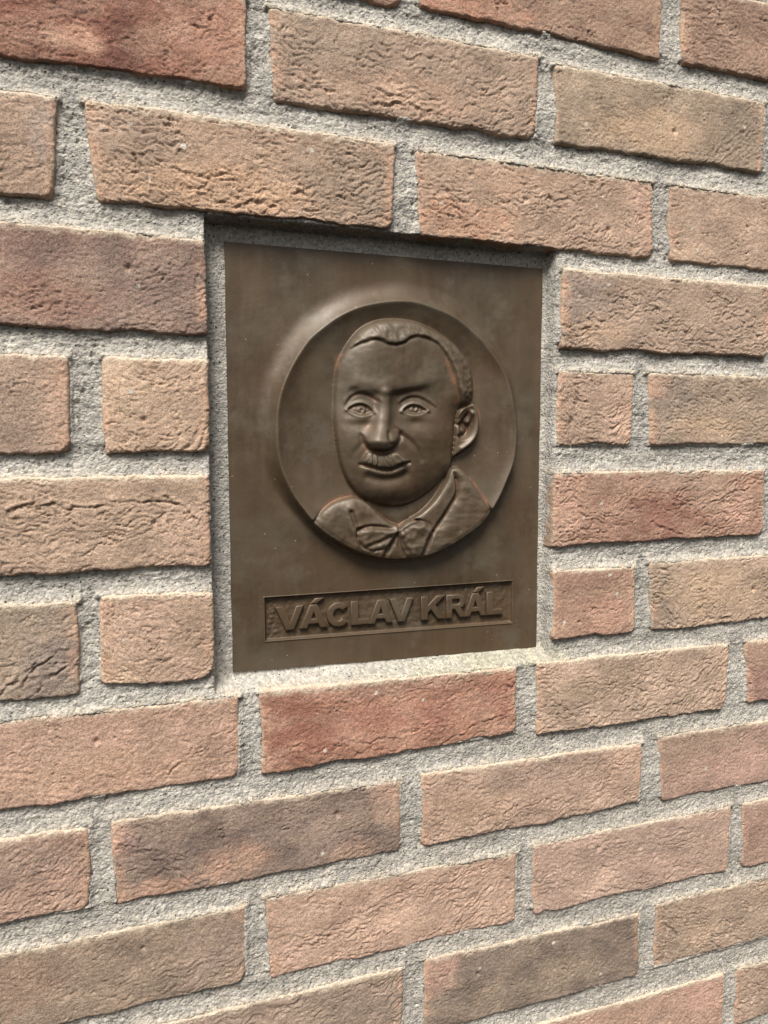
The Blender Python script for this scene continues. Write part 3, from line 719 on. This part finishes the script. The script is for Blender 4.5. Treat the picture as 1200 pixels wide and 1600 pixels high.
def blur(H, sig):
    n = int(3 * sig) + 1
    k = np.exp(-0.5 * (np.arange(-n, n + 1) / sig) ** 2); k /= k.sum()
    for axis in (0, 1):
        P = np.pad(H, [(n, n) if a == axis else (0, 0) for a in (0, 1)], mode='edge')
        out = np.zeros_like(H)
        for i, w in enumerate(k):
            out += w * (P[i:i + H.shape[0], :] if axis == 0 else P[:, i:i + H.shape[1]])
        H = out
    return H

def plate_wave(x, z):
    return 0.45 * fbm(x / 75, z / 75, 301, 2) + 0.10 * fbm(x / 17, z / 17, 302, 2)
def skew(x, z):                                   # the casting's lower edge is not quite square
    return -2.4 * x / 128 * (1 - sstep(0, 58, z)) + 0.5 * noise(x / 40, 0 * x + 2.2, 305) * (1 - sstep(0, 12, z))

CX, CZ, RAD = 3.0, 180.5, 97.5
gauss = lambda d, s: np.exp(-(d / s) ** 2)

def sculpt():
    S = Sheet(-112.0, 116.0, 72.0, 296.0, 0.42)
    X, Z = S.X, S.Z
    r = np.hypot(X - CX, (Z - CZ) * 0.99) + 1.1 * fbm(X / 42, Z / 42, 309, 2); tt = (Z - CZ) / RAD
    lean = sstep(-1.0, 1.0, tt + 0.35 * -(X - CX) / RAD)
    wo = 3.6 + 14.0 * lean                         # soft outer roll at the top left, steep below
    hl = 12.0 - 3.5 * lean
    prd = 2.2 * (1 - lean)
    floor = 2.5 + 0.6 * fbm(X / 40, Z / 40, 310, 2)
    inw = np.maximum(RAD - r, 0)
    disc = floor + (hl - floor) * (0.72 * (0.4 + 0.6 * lean) * np.exp(-(inw / (4.2 + 3.0 * lean)) ** 1.35) + (0.28 + 0.43 * (1 - lean)) * np.exp(-(inw / 26.0) ** 2))
    lab = np.full(X.shape, 1, np.int8)            # 1 disc
    H = disc.copy()
    def put(region, Hn, code, lift=0.0):
        m_ = region > 0
        H[m_] = Hn[m_]; lab[m_] = code
    dome = lambda d, w, h: h * np.sqrt(np.maximum(1 - (1 - np.clip(d / w, 0, 1)) ** 2, 0))
    # neck
    dn = S.area('neck'); jn = np.abs(S.line('jawneck', 30))
    put(dn, 4.0 + dome(dn, 10, 2.5) - 1.2 * gauss(jn, 6), 2)
    # coat
    dj = S.area('jacketR', 30)
    hj = 5.6 + prd + dome(dj, 9, 4.2) + 0.7 * fbm(X / 14, Z / 10, 311, 3)
    put(dj, hj, 3)
    dk = S.area('jacketL', 30)
    hk = 5.8 + prd + dome(dk, 12, 4.6) + 0.75 * fbm(X / 13, Z / 13, 312, 3) + 1.3 * gauss(S.line('crease8') - 3.0, 3.2) - 1.0 * gauss(S.line('crease8'), 1.6)
    hk -= 0.5 * gauss(S.line('crease10'), 1.5)
    put(dk, hk, 3)
    # shirt front, collar, bow tie
    ds = S.area('shirt'); put(ds, 6.8 + prd + dome(ds, 8, 1.8) + 0.5 * fbm(X / 7, Z / 7, 313, 2), 4)
    dc = S.area('collar')
    hc = 7.0 + prd + dome(dc, 4.0, 2.6) + 0.4 * fbm(X / 9, Z / 9, 314, 2)
    put(dc, hc, 4)
    H -= 2.2 * gauss(S.line('crease7'), 1.1) * (r < RAD)
    for nm, sd in (('bowL', 315), ('bowR', 316)):
        db = S.area(nm)
        put(db, 8.2 + prd + dome(db, 6.5, 3.6) + 0.9 * fbm(X / 8, Z / 6, sd, 2), 5)
    for nm, a, w in (('crease1', 1.4, 1.1), ('crease2', 1.5, 1.2), ('crease3', 1.6, 1.2), ('crease4', 1.3, 1.1), ('crease5', 1.2, 1.0), ('crease6', 1.8, 1.2), ('crease9', 0.9, 0.9)):
        a *= 0.7; w *= 1.15; L = S.line(nm); H -= a * gauss(L, w); H += 0.5 * a * gauss(L - 2.3 * w, 1.2 * w)
    kn = S.blob('knot', 3.6, 3.0); H += 1.6 * kn
    # ear
    de = S.area('ear')
    he = 5.5 + dome(de, 3.5, 2.6)
    he += 2.3 * gauss(S.line('helix'), 2.1)
    co = S.area('concha')
    he -= 4.0 * sstep(-0.5, 3.0, co)
    he += 3.0 * gauss(S.line('antihelix'), 2.3) + 2.8 * S.blob('tragus', 3.0, 3.4) - 1.6 * gauss(S.line('earcut'), 1.1)
    put(de, he, 6)
    # head: skull dome, then the features
    dh = S.area('head', 30)
    lef = 1 - sstep(-48, -8, X)
    hh = 3.4 - 0.5 * lef + dome(dh, 21 + 7 * lef, 9.4) + 0.05 * np.clip(dh, 0, 40)
    df = S.area('face', 30)
    hair = (dh > 0) & (df <= 0)
    hf = hh.copy()
    fx = S.blob
    # forehead and brow
    b = S.side('brow', 60); T = S.T.copy()
    ends = sstep(0.0, 0.10, T) * (1 - sstep(0.74, 0.98, T))
    mid = gauss((X - REL['nose_ridge'][0][0]), 6.5)
    below = np.where(b < 0, -b, 0)
    drop = sstep(-2.2, 3.2, -b) * (1 - sstep(3, 30, below))
    hf -= ends * drop * (2.0 - 1.1 * mid) * (np.abs(b) < 900)
    hf += 1.0 * ends * gauss(b - 5.0, 5.0) * (b < 100)
    hf += 1.2 * fx('foreh', 34, 20) - 1.3 * fx('templeR', 8, 18) - 0.6 * fx('templeL', 6, 16)
    # sockets, eyeballs, lids
    for sfx in 'LR':
        ix, iz = REL['iris' + sfx][0]
        hf -= 2.6 * np.exp(-((X - ix) / 16) ** 2 - ((Z - iz - 1) / 10.5) ** 2)
        e = S.area('eye' + sfx)
        ball = np.exp(-((X - ix) / 11) ** 2 - ((Z - iz) / 8) ** 2)
        hf += 2.2 * ball
        hf -= 1.5 * sstep(-0.4, 0.9, e)
        hf += 1.0 * sstep(0.2, 4.5, e)
        q = np.hypot(X - ix, Z - iz)
        eye_in = sstep(-0.2, 0.5, e)
        hf -= 0.75 * gauss(q - 3.7, 0.62) * eye_in
        hf -= 1.2 * gauss(q, 1.25) * eye_in
        hf += 0.5 * gauss(q - 2.2, 0.7) * eye_in
        hf += 1.25 * gauss(S.line('lid' + sfx), 1.05) + 0.75 * gauss(S.line('low' + sfx), 1.2)
        fo = S.side('fold' + sfx, 14)
        hf -= 0.65 * gauss(fo + 0.5, 0.9); hf += 0.7 * gauss(fo - 1.6, 1.7)
        hf -= 0.8 * np.exp(-((X - ix) / 11) ** 2 - ((Z - iz + 11) / 4.0) ** 2)
        hf += 0.9 * np.exp(-((X - ix) / 10) ** 2 - ((Z - iz + 7.0) / 2.6) ** 2)
    # nose
    dn_ = S.line('nose_ridge', 40); T = S.T.copy()
    nu = S.side('nose_under', 40)
    wid = 4.8 + 4.8 * T ** 1.6
    ridge = (2.4 + 7.2 * T ** 1.15) * np.exp(-(dn_ / wid) ** 2.8)
    nose = ridge + 2.2 * fx('tip', 8.5, 7.5) + 2.6 * fx('alaL', 5.0, 5.2) + 4.8 * fx('alaR', 4.2, 4.8)
    cut = np.where(np.abs(nu) < 900, sstep(-1.8, 0.9, nu), 1.0)
    low = Z < REL['nose_under'][0][1] + 2
    nose = np.where(low, nose * cut, nose)
    hf += nose
    ax_, az_ = REL['alaR'][0]
    q = np.hypot((X - ax_), (Z - az_) * 0.95)
    hf -= 0.9 * gauss(q - 6.8, 1.4) * sstep(-3, 3, X - ax_) * sstep(-5, 0, Z - az_)
    ax_, az_ = REL['alaL'][0]
    q = np.hypot((X - ax_), (Z - az_))
    hf -= 0.0 * gauss(q - 6.5, 1.8) * (1 - sstep(-3, 2, X - ax_)) * sstep(-5, 0, Z - az_)
    hf -= 1.0 * gauss(S.line('nose_under'), 1.6) * (nu < 0.5)
    hf -= 1.5 * gauss(S.line('alacut'), 1.7)
    # cheeks and folds
    hf += 2.4 * fx('cheekL', 12, 14) + 2.9 * fx('cheekR', 15, 16)
    for nm in ('nasoL', 'nasoR'):
        L = S.line(nm, 20); T = S.T.copy()
        hf -= (1.7 if nm == 'nasoR' else 0.9) * gauss(L, 2.1) * (1 - 0.55 * T)
    # muzzle, moustache, mouth, chin
    mx = (REL['moustache'][3][0], REL['mouth'][3][1])
    hf += 1.9 * np.exp(-((X - mx[0]) / 24) ** 2 - ((Z - mx[1]) / 17) ** 2)
    dm = S.area('moustache')
    ang = np.arctan2(X - mx[0], (Z - mx[1] - 26)) 
    strokes = np.sin(ang * 36 + 2.5 * noise(X / 5, Z / 5, 320)) * 0.38 * sstep(0.3, 2.5, dm)
    hf += 1.4 * sstep(-1.0, 2.0, dm) + dome(np.maximum(dm, 0), 6.0, 2.4) + strokes
    hf += (0.6 * gauss(X - mx[0], 0.7) - 0.7 * gauss(np.abs(X - mx[0]) - 1.9, 0.8)) * sstep(0, 2, dm)
    mo = S.side('mouth', 20); T = S.T.copy()
    tap = sstep(0, .08, T) * (1 - sstep(.92, 1, T))
    hf -= 1.9 * gauss(mo + 0.2, 1.0) * tap
    hf += 1.5 * gauss(S.line('lowlip', 20), 2.8)
    hf -= 1.3 * gauss(S.line('underlip', 20), 3.4)
    hf += 2.6 * fx('chin', 14, 9)
    hf += 0.40 * fbm(X / 18, Z / 18, 321, 3) + 0.07 * fbm(X / 5, Z / 5, 322, 2)
    # hair lies proud of the brow in a soft wavy edge, curls cropped at the side
    lift = sstep(0.0, 2.6, -df) * 1.7 + 0.7 * gauss(df + 3.0, 2.6)
    curl = 0.55 * fbm(X / 7, Z / 7, 323, 3) + 0.30 * noise((X + 0.5 * Z) / 2.6, (Z - 0.5 * X) / 11, 325) + 0.8 * sstep(45, 62, X) * (noise(X / 3.3, Z / 3.3, 324)) 
    hhair = hh + lift * sstep(0, 5, dh) + curl * sstep(0.5, 4, dh)
    hf -= 0.5 * gauss(S.line('hairline'), 0.9) * (df > 0)
    put(dh, hf, 7)
    H[hair] = hhair[hair]; lab[hair] = 8
    # a thin chased line round the head and the coat, soft contact hollow outside the head
    H -= 0.45 * (1 - 0.6 * lef) * gauss(dh, 0.7)
    H -= 1.0 * gauss(np.minimum(dh, 0) / 4.5, 1) * (dh < 0) * (lab == 1) * (1 - 0.8 * lef)
    for d_ in (dj, dk): H -= 0.6 * gauss(d_, 0.8) * (lab <= 3)
    # close the disc: nothing passes the rim
    k = np.where(r > RAD, np.clip(1 - (r - RAD) / wo, 0, 1) ** 2.1, 1.0)
    H = np.where(r > RAD - 2.0, np.minimum(H, 13.8), H)
    H = H * k
    H = H - 0.9 * gauss(r - RAD + 0.8, 1.6) * (lab >= 3)
    lab[r > RAD + wo] = 0
    lab[(r > RAD) & (r <= RAD + wo)] = 1
    H = blur(H, 0.55 / S.step)
    H += plate_wave(X, Z)
    return S, H, lab, dh

S, H, lab, dhead = sculpt()
b1 = blur(H, 2.2 / S.step); b2 = blur(H, 0.9 / S.step)
cav = np.clip((b1 - b2) * 1.1, -1, 1) * (0.25 + 0.75 * sstep(3, 9, RAD - np.hypot(S.X - CX, S.Z - CZ)))
cav = np.where(cav > 0, cav * (1 - 0.75 * gauss(dhead, 4.0)), cav)
for nm_, w_, a_ in (('hairside', 2.6, 0.8), ('temple', 2.4, 0.9), ('shoulder', 1.8, 0.8), ('crease7', 1.6, 0.5), ('helix', 1.6, 0.3), ('crease10', 1.6, 0.4)):
    cav = np.clip(cav + a_ * gauss(S.line(nm_), w_), -1, 1)
cav = np.clip(cav + 0.8 * S.blob('alaR', 3.2), -1, 1)
gz, gx = np.gradient(H, S.z, S.x)
NRM = np.stack([-gx, -np.ones_like(H), -gz], -1); NRM /= np.linalg.norm(NRM, axis=-1, keepdims=True)
VV = np.stack([S.X, -H, S.Z + skew(S.X, S.Z)], -1).reshape(-1, 3) / 1000.0
NRM = NRM.reshape(-1, 3); CAV = cav.reshape(-1)
fl = lab[:-1, :-1]

def relief_part(name, code, parent):
    F = grid_faces(len(S.x), len(S.z), fl == code)
    V, F, n_, c_ = compact(VV, F, NRM, CAV)
    return mesh_from(name, V, F, M_BRONZE, parent, attrs={'cavity': c_}, normals=n_)

medallion = relief_part('medallion', 1, plaque)
head = relief_part('head', 7, plaque)
relief_part('hair', 8, head)
relief_part('ear', 6, head)
relief_part('neck', 2, head)
coat = relief_part('coat', 3, plaque)
relief_part('shirt_collar', 4, coat)
relief_part('bow_tie', 5, coat)

# the plate: flat sheet round the medallion with the sunk name field left open, turned-back edges
PAN = (-104.8, 105.0, 21.8, 57.8)
def plate():
    def lines(lo, hi, marks, step):
        out = []; m_ = sorted([lo, hi] + list(marks))
        for a, b in zip(m_[:-1], m_[1:]):
            out.append(np.linspace(a, b, max(1, int(round((b - a) / step))) + 1)[:-1])
        return np.r_[np.concatenate(out), hi]
    xs = lines(-128.3, 128.2, [-127.4, 127.3, S.x[0], S.x[-1], PAN[0], PAN[1]], 2.0)
    zs = lines(0.0, 314.0, [0.9, 313.1, S.z[0], S.z[-1], PAN[2], PAN[3]], 2.0)
    X, Z = np.meshgrid(xs, zs)
    edge = np.minimum(np.minimum(X - xs[0], xs[-1] - X), np.minimum(Z - zs[0], zs[-1] - Z))
    h = plate_wave(X, Z) - 0.7 * (edge < 0.3)
    Xw = X + 0.5 * noise(Z / 45, 0 * Z + 1.1, 303) * (np.abs(X) > 120)
    Zw = Z + skew(X, Z)
    V = np.stack([Xw, -h, Zw], -1).reshape(-1, 3)
    xm = (xs[:-1] + xs[1:]) / 2; zm = (zs[:-1] + zs[1:]) / 2
    XM, ZM = np.meshgrid(xm, zm)
    hole = ((XM > S.x[0]) & (XM < S.x[-1]) & (ZM > S.z[0]) & (ZM < S.z[-1])) | ((XM > PAN[0]) & (XM < PAN[1]) & (ZM > PAN[2]) & (ZM < PAN[3]))
    nx, nz = len(xs), len(zs)
    F = grid_faces(nx, nz, ~hole)
    idx = np.arange(nx * nz).reshape(nz, nx)
    loop = np.r_[idx[0, :-1], idx[:-1, -1], idx[-1, :0:-1], idx[:0:-1, 0]]
    back = V[loop].copy(); back[:, 1] = 6.0
    n0 = len(V); cur = n0 + np.arange(len(loop))
    V = np.concatenate([V, back])
    F = np.concatenate([F, np.stack([loop, cur, np.roll(cur, -1), np.roll(loop, -1)], -1)])
    n_ = np.tile((0., -1., 0.), (len(V), 1))
    gx_ = (plate_wave(X + .5, Z) - plate_wave(X - .5, Z)).ravel(); gz_ = (plate_wave(X, Z + .5) - plate_wave(X, Z - .5)).ravel()
    n_[:n0, 0] = -gx_; n_[:n0, 2] = -gz_
    # flat part of the relief sheet joins the plate
    F2 = grid_faces(len(S.x), len(S.z), fl == 0)
    V2, F2, nn2, cv2 = compact(VV, F2, NRM, CAV)
    cv = np.r_[np.zeros(len(V)), cv2]
    n_ = np.concatenate([n_, nn2]); n_ /= np.linalg.norm(n_, axis=1, keepdims=True)
    F = np.concatenate([F, F2 + len(V)]); V = np.concatenate([V / 1000.0, V2])
    return mesh_from('plate', V, F, M_BRONZE, plaque, attrs={'cavity': cv}, normals=n_)
plate()

def name_field():
    x0, x1, z0, z1 = PAN
    ex = np.array([0, 0.5, 0.9, 1.3, 2.0])
    xs = np.r_[x0 + ex, np.linspace(x0 + 2.7, x1 - 2.7, 290), (x1 - ex)[::-1]]
    zs = np.r_[z0 + ex, np.linspace(z0 + 2.7, z1 - 2.7, 46), (z1 - ex)[::-1]]
    X, Z = np.meshgrid(xs, zs)
    e = np.minimum(np.minimum(X - x0, x1 - X), np.minimum(Z - z0, z1 - Z))
    h = plate_wave(X, Z) + 0.7 * gauss(e - 0.45, 0.45) * (e > 0.1) - 2.9 * sstep(0.5, 1.9, e)
    rough = 0.38 * fbm(X / 5, Z / 5, 330, 3) + 0.7 * gauss(X + 99, 7) * noise(X / 3, Z / 3, 331)
    h += rough * sstep(2, 4, e)
    V = np.stack([X, -h, Z + skew(X, Z)], -1).reshape(-1, 3) / 1000.0
    cv = np.clip(0.35 * gauss(e - 2.2, 1.5) - 0.5 * gauss(e - 0.5, 0.5) + 0.2 * rough, -1, 1).ravel()
    return mesh_from('name_panel', V, grid_faces(len(xs), len(zs)), M_BRONZE, plaque, attrs={'cavity': cv})
name_panel = name_field()

# raised bold capitals; outlines in a unit box, stroke about a quarter of the height
def arc(cx, cz, rx, rz, a0, a1, n=14):
    return [(cx + rx * math.cos(math.radians(a0 + (a1 - a0) * i / n)), cz + rz * math.sin(math.radians(a0 + (a1 - a0) * i / n))) for i in range(n + 1)]
ACUTE = [(0.42, 1.05), (0.64, 1.05), (0.86, 1.26), (0.58, 1.26)]
GLYPH = {
 'V': [[(0.36, 0), (0.64, 0), (1.0, 1), (0.74, 1), (0.5, 0.28), (0.27, 1), (0, 1)]],
 'A': [[(0, 0), (0.25, 0), (0.32, 0.2), (0.68, 0.2), (0.75, 0), (1, 0), (0.64, 1), (0.36, 1)], [(0.39, 0.38), (0.5, 0.72), (0.61, 0.38)]],
 'L': [[(0, 0), (1, 0), (1, 0.22), (0.36, 0.22), (0.36, 1), (0, 1)]],
 'K': [[(0, 0), (0.27, 0), (0.27, 0.30), (0.40, 0.45), (0.70, 0), (1.0, 0), (0.58, 0.62), (0.96, 1), (0.64, 1), (0.27, 0.60), (0.27, 1), (0, 1)]],
 'R': [[(0, 0), (0.28, 0), (0.28, 0.38), (0.40, 0.38), (0.68, 0), (1.0, 0), (0.70, 0.42)] + arc(0.62, 0.70, 0.34, 0.30, -60, 90, 12) + [(0, 1)],
       [(0.28, 0.56), (0.28, 0.81)] + arc(0.55, 0.685, 0.13, 0.125, 90, -90, 8)],
 'C': [arc(0.5, 0.5, 0.52, 0.52, 40, 320, 26) + arc(0.5, 0.5, 0.24, 0.27, 318, 42, 18)],
}
def letter(ch, x0, x1, zb, hgt, acute=False):
    cu = bpy.data.curves.new('letter', 'CURVE'); cu.dimensions = '2D'; cu.fill_mode = 'BOTH'
    cu.extrude = 0.0008; cu.bevel_depth = 0.0010; cu.bevel_resolution = 3; cu.offset = -0.0007
    rg = random.Random(int(x0 * 10))
    polys = list(GLYPH[ch]) + ([ACUTE] if acute else [])
    for pl in polys:
        sp = cu.splines.new('POLY'); sp.points.add(len(pl) - 1); sp.use_cyclic_u = True
        for p_, (a, b) in zip(sp.points, pl):
            x = x0 + (x1 - x0) * a + rg.uniform(-.25, .25); z = zb + hgt * b + rg.uniform(-.2, .2)
            z += float(skew(np.array([x]), np.array([z]))[0])
            p_.co = (x / 1000, z / 1000, 0, 1)
    ob = bpy.data.objects.new('letter_outline', cu); col.objects.link(ob)
    dg = bpy.context.evaluated_depsgraph_get()
    me = bpy.data.meshes.new_from_object(ob.evaluated_get(dg))
    bpy.data.objects.remove(ob); bpy.data.curves.remove(cu)
    me.name = 'letter'
    me.transform(Matrix.Rotation(math.radians(90), 4, 'X'))
    me.transform(Matrix.Translation((0, 0.0012, 0)))
    bm = bmesh.new(); bm.from_mesh(me); bmesh.ops.remove_doubles(bm, verts=bm.verts, dist=1e-6); bm.to_mesh(me); bm.free()
    for p_ in me.polygons: p_.use_smooth = True
    me.set_sharp_from_angle(angle=math.radians(50))
    a = me.attributes.new('cavity', 'FLOAT', 'POINT')
    a.data.foreach_set('value', np.full(len(me.vertices), -0.12, np.float32))
    me.materials.clear(); me.materials.append(M_BRONZE)
    o = bpy.data.objects.new('letter', me); col.objects.link(o); o.parent = name_panel
    return o
for ch, x0, x1, ac in (('V', -95.4, -74.6, 0), ('A', -77.0, -56.2, 1), ('C', -55.6, -38.0, 0), ('L', -36.8, -21.6, 0), ('A', -22.2, -2.2, 0),
                       ('V', -4.7, 15.0, 0), ('K', 22.2, 43.0, 0), ('R', 44.2, 61.8, 0), ('A', 60.0, 80.0, 1), ('L', 80.4, 94.8, 0)):
    letter(ch, x0, x1, 30.4, 18.4, ac)
